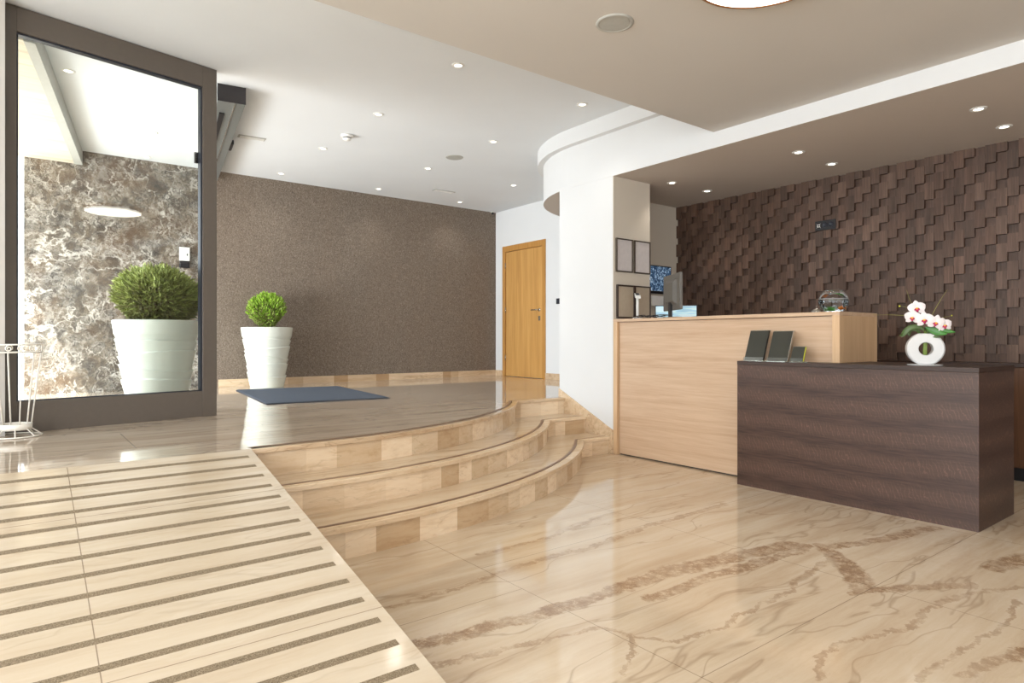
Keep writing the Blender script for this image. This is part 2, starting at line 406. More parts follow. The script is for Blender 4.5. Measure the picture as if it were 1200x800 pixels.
M['bowl'] = glass('bowl_glass', (.97, .98, .975), -.03)
M['water'] = glass('bowl_water', (.9, .93, .95), -.02)
def camscreen():
    t = NT('security_screen'); P = t.tc.outputs['Object']
    v = t.n('ShaderNodeTexVoronoi'); t.put(v, 'Vector', t.mapping(P, (55, 1, 45))); t.put(v, 'Scale', 1.0)
    n = t.noise(P, 38, 5, .8)
    c = t.ramp(t.math('MULTIPLY', n, 1.0), [(.42, lin(24, 42, 66)), (.52, lin(52, 92, 130)), (.6, lin(190, 210, 225))])
    t.bsdf(c, .3, emit=c, es=.6); return t.m
M['cams'] = camscreen()
M['bluescreen'] = None
def bsc():
    t = NT('blue_white_screen'); P = t.tc.outputs['Object']
    n = t.noise(t.mapping(P, (3, 1, 26)), 1.5, 2)
    c = t.ramp(n, [(.45, lin(150, 190, 205)), (.55, lin(190, 218, 228))])
    t.bsdf(c, .3, emit=c, es=.5); return t.m
M['bluescreen'] = bsc()

# ------------------------------------------------------------------ setting
P_, T = .473, .473/3
ZL, ZC, ZR = 3.10, 2.673, 2.55
XW = 4.315                  # column / fascia plane
YB = 8.36                   # back wall plane
XS = 6.104                  # door wall plane
XD = 5.96                   # block wall plane
CX, CY = 1.2, 6.63
RR = [3.725, 3.425, 3.125]; YS = [4.13, 4.44, 4.74]
RX = .965                   # right edge of the ramp
def curve(k, off, n=48):
    R = RR[k]+off; Ye = YS[k]-off; pts = [(RX, CY-R)]
    a1 = math.acos((CY-Ye)/R)
    for i in range(n+1):
        a = a1*i/n; pts.append((CX+R*math.sin(a), CY-R*math.cos(a)))
    pts.append((XW, Ye)); return pts

f = MB().box(-4.5, XD, -4.5, 4.9, -.12, 0)
struct(f.build('floor', M['floor']), 'polished cream marble lobby floor with brown veins', 'floor')

# platform slab
front = curve(2, -.03)
poly = [(-4.5, CY-RR[2]), (RX, CY-RR[2])] + front[0:] + [(XW, 4.83), (XS, 4.83), (XS, YB), (-4.5, YB)]
poly = [(-4.5, 3.5)] + [(RX, 3.5)] + front[1:] + [(XW, 4.83), (XS, 4.83), (XS, YB), (-4.5, YB)]
struct(MB().prism(poly, P_-.06, P_).build('floor', M['platform']), 'raised marble landing floor at the top of the curved steps', 'floor')

def ribbon(a, b, z0, z1, seg_len=None, colr=None):
    """solid strip between two offset polylines; seg_len -> tiles with their own tone"""
    mb = MB(); acc = 0; nxt = random.uniform(.12, .26); col = random.choice([.15, .5, .8, 1, .6]); prev = 99
    for i in range(len(a)-1):
        p, q, r, s = a[i], a[i+1], b[i+1], b[i]
        L = math.dist(p, q)
        m = max(1, int(L/.03)) if seg_len else 1
        for j in range(m):
            u0, u1 = j/m, (j+1)/m
            l = lambda A, B, u: (A[0]+(B[0]-A[0])*u, A[1]+(B[1]-A[1])*u)
            p0, p1, s0, s1 = l(p, q, u0), l(p, q, u1), l(s, r, u0), l(s, r, u1)
            if seg_len and acc > nxt:
                acc = 0; nxt = random.uniform(*seg_len); col = random.choice([c for c in (.1, .3, .5, .55, .7, .85, 1) if c != prev]); prev = col
            acc += L/m
            v = [(*p0, z0), (*p1, z0), (*s1, z0), (*s0, z0), (*p0, z1), (*p1, z1), (*s1, z1), (*s0, z1)]
            fs = [(0, 1, 5, 4), (2, 3, 7, 6), (4, 5, 6, 7), (3, 2, 1, 0)]
            if i == 0 and j == 0: fs.append((0, 4, 7, 3))
            if i == len(a)-2 and j == m-1: fs.append((1, 2, 6, 5))
            mb.add(v, fs, col)
    return mb
names = ['lowest curved marble step, bottom of the three', 'middle curved marble step', 'top curved marble step leading to the landing']
for k in range(3):
    st = thing('stair_step', names[k], 'step', (0, 0, 0), kind='structure')
    random.seed(20+k)
    zt = T*(k+1); zb = T*k
    rb = ribbon(curve(k, 0), curve(k, -.02), zb, zt-.028, (.1, .27)); rb.build('riser', M['riser'], st, colors=True, recalc=False)
    nb = ribbon(curve(k, .018), curve(k, -.042), zt-.028, zt, (.3, .7)); nb.c = [.35+.35*c for c in nb.c]
    nb.build('nosing', M['skirt'] if k == 2 else M['riser'], st, colors=True, bevel=.004)
    inl = ribbon(curve(k, -.042)[:-1], curve(k, -.066)[:-1], zt-.02, zt+.0008); inl.build('inlay_strip', M['inlay'], st)
    thin = MB().prism([(curve(k, -.05)[-2][0], YS[k]+.05), (XW, YS[k]+.05), (XW, YS[k]+.054), (curve(k, -.05)[-2][0], YS[k]+.054)], zt-.01, zt+.0006)
    thin.build('joint_line', M['inlay'], st)
    if k < 2:
        a = curve(k, -.06); b = curve(k+1, -.03)
        MB().prism(a+b[::-1], zt-.028, zt-.0002).build('tread', M['tread'], st)
# sloped skirting on the column beside the steps
def slope(Y): return .244+(Y-4.135)*(.549-.244)/(4.8-4.135)
mb = MB(); random.seed(5)
ys = [4.084, 4.13, 4.3, 4.44, 4.6, 4.74, 4.82]
for a, b in zip(ys[:-1], ys[1:]):
    zl = 0 if b <= 4.131 else (T if b <= 4.441 else (2*T if b <= 4.741 else 3*T))
    v = [(XW-.015, a, zl), (XW-.015, b, zl), (XW-.015, b, slope(b)), (XW-.015, a, slope(a)), (XW, a, zl), (XW, b, zl), (XW, b, slope(b)), (XW, a, slope(a))]
    mb.add(v, [(0, 1, 2, 3), (4, 7, 6, 5), (3, 2, 6, 7), (0, 3, 7, 4), (1, 5, 6, 2), (0, 4, 5, 1)], random.uniform(.3, .8))
struct(mb.build('trim_1', M['skirt'], colors=True), 'sloping marble skirting beside the steps', 'skirting')

# ramp with anti slip strips
rp = thing('ramp', 'cream marble ramp with brown grit strips rising to the landing', 'ramp', (0, 0, 0), kind='structure')
sl = P_/(3.5-1.24)
yz = lambda y: P_-sl*(3.5-y)
v = [(-3.2, 1.24, 0), (RX, 1.24, 0), (RX, 3.5, P_), (-3.2, 3.5, P_), (-3.2, 3.5, 0), (RX, 3.5, 0)]
MB().add(v, [(0, 1, 2, 3), (1, 5, 2), (0, 3, 4), (2, 5, 4, 3), (0, 4, 5, 1)]).build('ramp_slab', M['ramp'], rp)
for k in range(17):
    y = 3.40-.1245*k; h = .0135
    if y < 1.3: break
    a, b = y-h, y+h; e = .0012
    MB().add([(-3.15, a, yz(a)+e), (.925, a, yz(a)+e), (.925, b, yz(b)+e), (-3.15, b, yz(b)+e), (-3.15, a, yz(a)-.004), (.925, a, yz(a)-.004), (.925, b, yz(b)-.004), (-3.15, b, yz(b)-.004)],
             [(0, 1, 2, 3), (4, 7, 6, 5), (0, 4, 5, 1), (1, 5, 6, 2), (2, 6, 7, 3), (3, 7, 4, 0)]).build('grip_strip', M['grip'], rp)

# walls
struct(MB().box(1.90, XS, YB, YB+.15, 0, ZL).build('wall_back', M['paper']), 'back wall covered in grey brown woven wallpaper', 'wall')
struct(MB().box(.037, 1.90, YB, YB+.15, 0, ZL).build('wall_outside', M['emperador']), 'dark brown marble wall seen outside through the glass', 'wall')
# back wall baseboard of marble pieces
mb = MB(); x = 1.92; random.seed(11)
while x < XS:
    w = random.choice([.14, .2, .3, .42]); x1 = min(XS-.012, x+w)
    mb.box(x, x1, YB-.012, YB, P_, P_+.09, random.choice([.05, .4, .6, .75, .85])); x = x1
    if x >= XS-.013: break
struct(mb.build('baseboard_back', M['skirt'], colors=True), 'cream and brown marble baseboard under the wallpaper', 'baseboard')
# door wall
DY0, DY1, DZ = 7.117, 8.165, 2.525
mb = MB().box(XS, XS+.15, 4.8, DY0+.03, 0, ZL).box(XS, XS+.15, DY1-.03, YB+.15, 0, ZL).box(XS, XS+.15, DY0+.03, DY1-.03, DZ-.03, ZL).box(XS, XS+.15, DY0+.03, DY1-.03, 0, P_).box(XS+.07, XS+.15, DY0+.03, DY1-.03, P_, DZ-.03)  # last box is an added backing that blocks sky light under the door
struct(mb.build('wall_right', M['white']), 'white side wall holding the wooden door', 'wall')
mb = MB()
for a, b, c_ in ((4.84, 5.6, .4), (5.6, 6.3, .8), (6.3, DY0, .55), (DY1, YB-.012, .7)): mb.box(XS-.012, XS, a, b, P_, P_+.09, c_)
struct(mb.build('baseboard_right', M['skirt'], colors=True), 'marble baseboard on the white door wall', 'baseboard')
d = thing('door_1', 'honey wood veneer door in the far white wall', 'door', (XS, DY0, P_), kind='structure')
W = DY1-DY0; H = DZ-P_
MB().box(-.015, .06, 0, .07, 0, H).box(-.015, .06, W-.07, W, 0, H).box(-.015, .06, .07, W-.07, H-.09, H).build('door_frame', M['doorframe'], d, bevel=.003)
dl = MB().box(0.004, .045, .075, W-.075, .006, H-.095).build('door_leaf', M['door'], d)
hd = MB().tube([(.004, .15, 1.02), (-.05, .15, 1.02), (-.055, .17, 1.02), (-.055, .28, 1.02)], .009).lathe([(.0, -.002), (.024, -.002), (.024, .002), (0, .002)], 20, (0, .15, 1.02))
for i in range(len(hd.v)-80, len(hd.v)):
    x_, y_, z_ = hd.v[i]; hd.v[i] = (-(z_-1.02)-.001, y_, 1.02+(x_-0))
hd.build('handle', M['steel'], dl)
MB().box(-.004, .006, .13, .17, .86, .93).build('keyhole_plate', M['steel'], dl)
for hz in (.25, 1.0, 1.7):
    MB().tube([(-.008, W-.073, hz), (-.008, W-.073, hz+.09)], .008).build('hinge', M['steel'], d)

# column, fascia, curved bulkhead
struct(MB().box(XW, 4.823, 4.09, 4.82, 0, ZR+.02).build('wall_column', M['white']), 'white column beside the steps', 'column')
def bulk(off, n=30):
    R = 1.27+off; c0 = (XW+1.27, 4.6)
    a1 = math.acos(min(1, max(-1, (c0[0]-XS)/-R)))
    end = math.asin((XS-c0[0])/R)
    pts = []
    for i in range(n+1):
        th = PI - (PI/2+end)*i/n
        pts.append((c0[0]+R*math.cos(th), c0[1]+R*math.sin(th)))
    return pts
pl = [(XW, -4.5)] + bulk(0) + [(XS, 4.634), (XD, 4.634), (XD, -4.5)]
bk = MB().prism(pl, ZR, ZL+.1)
bk = bk.build('ceiling', M['soffit2']); struct(bk, 'lowered beige ceiling over the reception desk', 'ceiling')
# white face of the bulkhead (fascia and rounded end)
a = [(XW-.003, -4.5)] + [(x, y) for x, y in bulk(.003)]; b = [(XW, -4.5)] + bulk(0)
struct(ribbon(a, b, ZR-.001, ZL).build('wall_fascia', M['white']), 'white bulkhead face with a rounded end over the steps', 'wall')
a = [(XW-.068, 3.01)] + bulk(.068); b = [(XW-.003, 3.01)] + bulk(.003)
struct(ribbon(a, b, 2.95, ZL).build('trim_2', M['white']), 'white curved cornice band around the bulkhead', 'cornice')
# return and recess behind the desk
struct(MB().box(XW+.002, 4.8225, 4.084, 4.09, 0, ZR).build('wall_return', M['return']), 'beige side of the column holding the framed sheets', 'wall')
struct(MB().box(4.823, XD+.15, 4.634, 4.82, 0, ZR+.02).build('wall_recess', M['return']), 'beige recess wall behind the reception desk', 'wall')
# block wall
wb = MB(); random.seed(3)
U = .07; ncol = 84
wb.box(XD, XD+.15, -4.5, 4.634, 0, ZR+.02, (.5, .5, .5))
zt = ZR
for c in range(ncol):
    y1 = 4.632-c*U; y0 = y1-U+.0008
    base = (c % 3)
    # raised double blocks, recessed single blocks, stepping one unit per column
    r = -1
    z = zt + (base*U) 
    while z > .86:
        # raised
        z1 = min(z, zt); z0 = z-2*U
        if z0 < .86: z0 = .86
        if z1 > z0:
            g = random.uniform(.72, 1.2); w_ = random.uniform(-.04, .05); dp = random.choice([.036, .039, .034])
            wb.box(XD-dp, XD, y0, y1, z0+.0008, z1, (g*(1+w_), g, g*(1-w_*.5)))
        z -= 2*U
        z1 = min(z, zt); z0 = max(z-U, .86)
        if z1 > z0:
            g = random.uniform(.75, 1.05)
            wb.box(XD-.006, XD, y0, y1, z0+.0008, z1, (g, g, g))
        z -= U
struct(wb.build('wall_reception', M['tile'], colors=True, bevel=0), 'dark wenge block wall in stepped relief behind reception', 'wall')
# other walls: left and rear of the lobby, out of the picture
struct(MB().box(-3.35, -3.2, -4.5, 4.4, 0, .35).box(-3.35, -3.2, -4.5, 4.4, 2.7, ZL).box(-3.35, -3.2, -4.5, -3.6, .35, 2.7).box(-3.35, -3.2, 4.2, 4.4, .35, 2.7).build('wall_left', M['white']), 'white wall with a wide window opening on the left', 'wall')
struct(MB().box(-3.35, XD+.15, -4.65, -4.5, 0, ZL).build('wall_front', M['white']), 'white wall behind the viewpoint', 'wall')
# ceilings
cp = [(-3.35, 3.01), (XW+.2, 3.01), (XW+.2, 4.0), (XS+.15, 4.6), (XS+.15, YB+.15), (.037, YB+.15), (.037, 5.02), (-3.35, 4.4)]
struct(MB().prism(cp, ZL, ZL+.12).build('ceiling', M['ceil']), 'high white ceiling over the entrance landing', 'ceiling')
struct(MB().box(-3.35, XW, -4.5, 3.01, ZC, ZL+.12).build('ceiling', M['soffit']), 'lowered beige ceiling panel over the lobby', 'ceiling')

# ------------------------------------------------------------------ entrance glazing
A1 = Vector((1.19, 5.225)); uu = Vector((math.cos(.209), math.sin(.209))); A0 = A1-uu*1.305; ww = Vector((-uu.y, uu.x)); Lg = (A1-A0).length
g = thing('window_1', 'tall fixed entrance window in a wide taupe frame', 'window', (A0.x, A0.y, P_), math.atan2(uu.y, uu.x), kind='structure')
Hh = ZL-P_-.004
fr = MB()
fr.box(0, .075, 0, .07, 0, Hh).box(Lg-.105, Lg, 0, .07, 0, Hh).box(.075, Lg-.105, 0, .07, 0, .192).box(.075, Lg-.105, 0, .07, Hh-.155, Hh)
fr.build('window_frame', M['taupe'], g, bevel=.003)
gk = MB(); e = .012
gk.box(.075, .075+e, .02, .055, .192, Hh-.155).box(Lg-.105-e, Lg-.105, .01, .055, .192, Hh-.155).box(.075, Lg-.105, .01, .055, Hh-.155-e, Hh-.155).box(.075, Lg-.105, .02, .055, .192, .192+.006)
gk.build('gasket', M['gasket'], g)
MB().box(.08, Lg-.11, .032, .042, .196, Hh-.16).build('pane', M['glass'], g)
MB().box(Lg-.14, Lg-.118, .05, .07, 1.90, 1.98).build('latch', M['black'], g)
struct(MB().obox((A0.x-.2*uu.x-.0*uu.x, A0.y-.2*uu.y), uu, .2, ww, .09, P_, ZL).build('wall_pier', M['soffit']), 'cream pier at the left end of the entrance window', 'wall')
# further glazing beyond the pier, outside the frame
g2 = thing('window_2', 'entrance window beyond the cream pier', 'window', (A0.x-2.9*uu.x, A0.y-2.9*uu.y, P_), math.atan2(uu.y, uu.x), kind='structure')
MB().box(0, .075, 0, .07, 0, Hh).box(2.425, 2.5, 0, .07, 0, Hh).box(.075, 2.425, 0, .07, 0, .192).box(.075, 2.425, 0, .07, Hh-.155, Hh).build('window_frame', M['taupe'], g2)
MB().box(.08, 2.42, .032, .042, .196, Hh-.16).build('pane', M['glass'], g2)

# sliding door header
cdir = Vector((.151, .9885)); cper = Vector((.9885, -.151))
hx = thing('door_header', 'dark capped sliding door header hung from the ceiling beside the window frame', 'door header', (1.36, 5.479, 2.967), math.atan2(cdir.y, cdir.x))
Lh = 2.86
MB().box(.004, Lh, -.104, .104, 0, ZL-2.967-.001).build('housing', M['alu'], hx, bevel=.003)
MB().box(-.004, .004, -.106, .106, -.004, ZL-2.967-.001).build('end_cap', M['darkbox'], hx)
MB().box(.3, Lh, .03, .07, -.012, 0).build('track_slot', M['black'], hx)
MB().box(.004, Lh, -.03, -.022, -.008, 0).build('guide_rail', M['steel'], hx)
MB().box(1.25, 1.5, -.135, -.104, .01, .06).build('motion_sensor', M['black'], hx, bevel=.01)

# outside: ceiling is shared; plank canopy, beam, ground
struct(MB().add([(-.75, 5.0, 2.95), (.02, 5.12, 2.95), (.47, YB, 2.95), (-.55, YB, 2.95), (-.75, 5.0, 3.06), (.02, 5.12, 3.06), (.47, YB, 3.06), (-.55, YB, 3.06)],
    [(0, 1, 2, 3), (4, 7, 6, 5), (0, 4, 5, 1), (1, 5, 6, 2), (2, 6, 7, 3), (3, 7, 4, 0)]).build('ceiling_canopy', M['planks']), 'pale plank canopy ceiling outside the glass', 'canopy')
struct(MB().add([(.02, 5.12, 2.945), (.08, 5.12, 2.945), (.545, YB, 2.945), (.47, YB, 2.945), (.02, 5.12, 3.1), (.08, 5.12, 3.1), (.545, YB, 3.1), (.47, YB, 3.1)],
    [(0, 1, 2, 3), (4, 7, 6, 5), (0, 4, 5, 1), (1, 5, 6, 2), (2, 6, 7, 3), (3, 7, 4, 0)]).build('trim_3', M['greyg']), 'grey edge beam of the plank canopy', 'beam')
struct(MB().box(-14, 1.93, 4.2, 30, .2, P_-.062).build('ground', M['paving']), 'pale paving outside the entrance', 'ground')

# ------------------------------------------------------------------ reception desk (light oak)
ld = thing('reception_desk', 'tall light oak reception desk against the white column', 'desk', (XW, 2.04, 0))
DH = 1.236; DL = 4.083-2.04; DW = 4.876-XW
MB().box(.028, .05, .05, DL-.05, .012, DH-.03).build('front_panel', M['oak'], ld)
MB().box(0, .05, DL-.045, DL, .0, DH-.026).build('corner_post', M['oakv'], ld, bevel=.002)
MB().box(0, .05, 0, .05, .0, DH-.026).build('corner_post', M['oakv'], ld, bevel=.002)
MB().box(0, DW, 0, DL, DH-.026, DH).build('counter_top', M['oak'], ld, bevel=.002)
MB().box(.05, DW, 0, .03, 0, DH-.026).build('end_panel', M['oakv'], ld, bevel=.002)
MB().box(.05, .075, .03, DL, 0, .012).build('plinth', M['black'], ld)
MB().box(.05, .92, .03, DL, .74, .77).build('worktop', M['oak'], ld)
MB().box(.9, .92, .03, DL, 0, .74).build('rear_panel', M['oak'], ld)
# dark desk, L shaped in plan around the end of the tall desk
dd = thing('side_counter', 'low dark wenge counter in front of the oak desk', 'counter', (4.13, 1.208, 0))
y2 = 2.684-1.208; yc = 2.032-1.208; xd = 4.737-4.13; xs = XW-.006-4.13
Lp = lambda i: [(0+i, 0+i), (xd-i, 0+i), (xd-i, yc-i), (xs-i, yc-i), (xs-i, y2-i), (0+i, y2-i)]
MB().prism([(0.0, 0.0), (xd, 0.0), (xd, yc), (xs, yc), (xs, y2), (0, y2)], 0.0, .866).build('body', M['wenge'], dd)
MB().prism(Lp(-.0015), .8665, .894).build('counter_top', M['wenge_dark'], dd, bevel=.002)
# low cabinet along the block wall
cb = thing('wall_cabinet', 'low brown cabinet running along the foot of the block wall', 'cabinet', (5.82, -1.5, 0))
MB().box(.02, XD-5.82, 0, 6.1, .10, .845).build('carcass', M['cab'], cb)
MB().box(-.01, XD-5.82, -.01, 6.12, .845, .875).build('cabinet_top', M['wenge_dark'], cb, bevel=.002)
MB().box(.06, XD-5.82, 0, 6.1, 0, .10).build('plinth', M['black'], cb)
for i in range(8):
    dr = MB().box(0, .02, .01+i*.76, .01+i*.76+.75, .11, .84).build('cabinet_door', M['cab'], cb, bevel=.002)
    MB().box(-.012, 0, .30+i*.76, .44+i*.76, .8, .812).build('handle', M['steel'], dr)

# ------------------------------------------------------------------ ceiling fittings
def downlight(loc, label, group):
    t = thing('downlight', label, 'downlight', loc, group=group)
    MB().lathe([(.028, 0), (.030, -.006), (.048, -.004), (.05, 0)], 28).build('trim_ring', M['wplastic'], t)
    MB().lathe([(.0, -.001), (.028, -.001)], 24).build('bulb', M['glow'], t)
    return t
def spot(x, y, z, e, col=(1, .94, .86)):
    l = bpy.data.lights.new('spot', 'SPOT'); l.energy = e; l.color = col; l.spot_size = 1.9; l.spot_blend = .8; l.shadow_soft_size = .04
    o = bpy.data.objects.new('spot_light', l); C.objects.link(o); o.location = (x, y, z-.02)
G1 = 'downlights in the high white ceiling'
rows = [((2.60, 4.04), 'downlight in the high ceiling nearest the lowered panel, left of the speaker'),
        ((3.89, 4.05), 'downlight in the high ceiling nearest the curved cornice'),
        ((2.59, 5.36), 'downlight in the high ceiling between the smoke detector and lowered panel'),
        ((3.89, 5.37), 'downlight in the high ceiling below the speaker towards the cornice'),
        ((2.58, 6.68), 'downlight in the high ceiling left behind the smoke detector'),
        ((3.88, 6.69), 'downlight in the high ceiling between ceiling speaker and vent, left of them'),
        ((5.20, 6.72), 'downlight in the high ceiling in front of the wooden door'),
        ((2.56, 8.00), 'downlight nearest the back wall at its left end'),
        ((3.87, 8.00), 'downlight nearest the back wall at its middle'),
        ((5.20, 8.03), 'downlight nearest the back wall at its right end')]
first = None
for (x, y), lb in rows:
    if first is None: first = downlight((x, y, ZL), lb, G1)
    else: dup(first, (x, y, ZL), lb)
    spot(x, y, ZL, 9)
G2 = 'downlights over the reception desk'
rows = [((4.95, 3.92), 'downlight over reception nearest the column, front row'), ((5.505, 3.92), 'downlight over reception nearest the recess, beside the block wall'),
        ((4.95, 2.665), 'downlight over reception front row, middle'), ((5.505, 2.67), 'downlight over reception by the block wall, middle'),
        ((4.95, 1.45), 'downlight over reception front row, nearest the camera'), ((5.505, 1.46), 'downlight over reception by the block wall, nearest the camera')]
for (x, y), lb in rows:
    o = dup(first, (x, y, ZR), lb); o['group'] = G2
    spot(x, y, ZR, 8, (1, .92, .83))
G3 = 'downlights in the outdoor ceiling'
for (x, y), lb in [((.296, 5.94), 'downlight outside seen through the glass, nearest'), ((1.046, 7.19), 'downlight outside seen through the glass, right'), ((1.129, 8.2), 'downlight outside by the marble wall')]:
    o = dup(first, (x, y, ZL), lb); o['group'] = G3
# round ceiling lamp
cl = thing('ceiling_lamp', 'round glowing ceiling lamp with thin copper rim', 'lamp', (2.555, 1.512, ZC))
MB().lathe([(.0, 0), (.315, 0), (.318, -.04), (.306, -.041), (.306, -.03)], 72).build('rim', M['copper'], cl)
MB().lathe([(.0, -.046), (.15, -.045), (.27, -.042), (.306, -.037)], 72).build('diffuser', M['glowring'], cl)
# speakers
sp = thing('ceiling_speaker', 'round grey ceiling speaker in the lowered beige panel', 'speaker', (2.424, 2.284, ZC))
MB().lathe([(.078, -.004), (.084, -.008), (.096, -.004), (.098, 0)], 48).build('trim_ring', M['greyg'], sp)
MB().lathe([(0, -.006), (.078, -.005)], 48).build('grille', M['greyg'], sp)
dup(sp, (3.88, 6.10, ZL), 'round grey ceiling speaker in the high white ceiling')
# smoke detector
sm = thing('smoke_detector', 'white round smoke detector on the high ceiling', 'smoke detector', (2.606, 6.10, ZL))
MB().lathe([(0, 0), (.06, 0), (.062, -.018), (.05, -.024), (.0, -.024)], 32).build('base', M['wplastic'], sm)
MB().lathe([(.038, -.024), (.04, -.034), (.036, -.034)], 32).build('slots', M['black'], sm)
MB().lathe([(.042, -.034), (.04, -.046), (.028, -.054), (0, -.056)], 32).build('cap', M['wplastic'], sm)
# vents
def vent(loc, rz, lb, L):
    t = thing('ceiling_vent', lb, 'vent', loc, rz)
    MB().box(-L, L, -.05, .05, -.006, 0).build('vent_frame', M['greyg'], t)
    MB().box(-L+.015, L-.015, -.036, .036, -.008, -.006).build('vent_core', M['greyg'], t)
    for i in range(4):
        MB().box(-L+.015, L-.015, -.032+i*.018, -.026+i*.018, -.013, -.008).build('slat', M['wplastic'], t)
vent((4.64, 7.57, ZL), 0, 'grey slatted ceiling vent near the back wall corner', .16)
vent((1.87, 6.76, ZL), -.1, 'slatted ceiling vent beside the sliding door header', .13)
# motion sensor in the corner
ms = thing('motion_sensor', 'small sensor at the top corner of the wallpapered wall', 'sensor', (6.0, YB-.05, ZL))
MB().lathe([(0, 0), (.03, 0), (.03, -.015), (0, -.016)], 20).build('base', M['wplastic'], ms)
MB().ellipsoid((0, -.01, -.03), (.022, .022, .02)).build('lens', M['black'], ms)
# wall switch on door wall
ws = thing('wall_switch', 'black switch on the white wall beside the wooden door', 'switch', (XS, 6.83, 1.60))
MB().box(-.012, 0, -.05, .05, -.04, .04).build('plate', M['black'], ws, bevel=.003)
MB().box(-.017, -.012, -.03, .03, -.028, .028).build('rocker', M['gasket'], ws)

# ------------------------------------------------------------------ planters
def wrap_pot(parent):
    seg, nz = 120, 150; H = .72
    bounds = [(.0, 0, 0), (.16, .035, .6), (.27, .02, 3.4), (.37, .03, 1.7), (.47, .028, 4.6), (.575, .012, 2.4), (.62, .0, 0)]
    v = []; fc = []
    for i in range(nz+1):
        z = H*i/nz
        for k in range(seg):
            a = 2*PI*k/seg; R = .20+(.293-.20)*(z/H)
            lo = 0; hi = H
            for b0, am, ph in bounds:
                bz = b0+am*math.cos(a-ph)
                if z >= bz: lo = max(lo, bz)
                else: hi = min(hi, bz)
            fr_ = (z-lo)/max(.02, hi-lo)
            if z > .62: R += .007
            else: R += .015*max(0, min(1, fr_))-.008
            v.append((R*math.cos(a), R*math.sin(a), z))
    for i in range(nz):
        for k in range(seg):
            k2 = (k+1) % seg; fc.append((i*seg+k, i*seg+k2, (i+1)*seg+k2, (i+1)*seg+k))
    mb = MB().add(v, fc, .5, True)
    top = .293+.007
    mb.lathe([(top, H), (top-.004, H+.006), (top-.022, H+.006), (top-.026, H-.02), (top-.03, H-.12)], seg)
    mb.lathe([(0, 0.001), (.2, 0.001)], seg)
    return mb.build('pot', M['pot'], parent)
def foliage(n, shape, mat, parent, z0, seed, stretch=1.0, blade=.05):
    rnd = random.Random(seed); mb = MB()
    for i in range(n):
        th = rnd.uniform(0, 2*PI); u = rnd.uniform(0, 1)
        d, p, bright = shape(th, u, rnd)
        p = Vector(p); d = Vector(d).normalized()
        d = (d + Vector((rnd.gauss(0, .3), rnd.gauss(0, .3), rnd.gauss(0, .2)+.25))).normalized()
        s = d.cross(Vector((rnd.gauss(0, 1), rnd.gauss(0, 1), rnd.gauss(0, 1)))).normalized()
        L = blade*rnd.uniform(.6, 1.3); w = .0055*rnd.uniform(.7, 1.5)
        c = min(1, max(0, bright+rnd.uniform(-.38, .38)))
        q = d.cross(s)
        mb.add([p-s*w, p+s*w, p+d*L*.6+s*w*.9, p+d*L, p+d*L*.6-s*w*.9], [(0, 1, 2, 3, 4)], c)
        for sg in (-1, 1):
            b = p+d*L*.35; e_ = b+(d*.75+s*sg*.65)*L*.45
            mb.add([b-q*w*.8, b+q*w*.8, e_], [(0, 1, 2)], c)
    return mb.build('foliage', mat, parent, colors=True, recalc=False)
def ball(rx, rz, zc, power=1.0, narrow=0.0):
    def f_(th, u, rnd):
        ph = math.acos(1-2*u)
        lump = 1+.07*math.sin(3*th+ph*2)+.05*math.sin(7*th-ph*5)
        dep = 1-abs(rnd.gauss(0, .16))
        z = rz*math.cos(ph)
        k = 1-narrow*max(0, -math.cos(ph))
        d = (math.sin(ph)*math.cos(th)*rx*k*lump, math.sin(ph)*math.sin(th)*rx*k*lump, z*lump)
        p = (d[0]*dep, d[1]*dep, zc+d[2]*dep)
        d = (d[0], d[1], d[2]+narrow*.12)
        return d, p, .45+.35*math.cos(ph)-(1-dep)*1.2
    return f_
def planter(loc, lb, rx, rz, n, mat, seed, narrow):
    t = thing('planter', lb, 'planter', loc, seed*.7, group=None)
    wrap_pot(t)
    MB().lathe([(0, .66), (.272, .655)], 40).build('soil', M['soil'], t)
    zc = .72+rz*.86
    MB().tube([(0, 0, .65), (.01, 0, .72), (0, .01, .72+rz*.7)], .014).build('trunk', M['bark'], t)
    tw = MB(); rnd = random.Random(seed)
    for i in range(26):
        a = rnd.uniform(0, 2*PI); e_ = rnd.uniform(.35, .8)
        tw.tube([(0, 0, .70), (rx*.35*math.cos(a), rx*.35*math.sin(a), .70+rz*.5*e_), (rx*.75*math.cos(a)*e_, rx*.75*math.sin(a)*e_, zc+rz*(.9-e_))], .005, 5, taper=.4)
    tw.build('branches', M['bark'], t)
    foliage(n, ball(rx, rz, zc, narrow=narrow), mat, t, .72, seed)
    return t
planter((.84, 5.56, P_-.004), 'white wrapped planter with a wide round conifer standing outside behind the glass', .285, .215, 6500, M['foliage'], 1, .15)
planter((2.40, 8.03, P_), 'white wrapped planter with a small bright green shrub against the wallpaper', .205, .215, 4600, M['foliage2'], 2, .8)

# ------------------------------------------------------------------ door mat
cs = [(1.73, 5.80), (2.88, 5.70), (3.09, 7.50), (1.94, 7.64)]
dm = thing('door_mat', 'blue grey carpet mat lying on the landing', 'mat', (2.4, 6.65, P_))
loc_ = [(x-2.4, y-6.65) for x, y in cs]
MB().prism(loc_, .0005, .007).build('rubber_edge', M['matedge'], dm)
MB().prism([(x*.985, y*.985) for x, y in loc_], .007, .012).build('pile', M['mat'], dm)

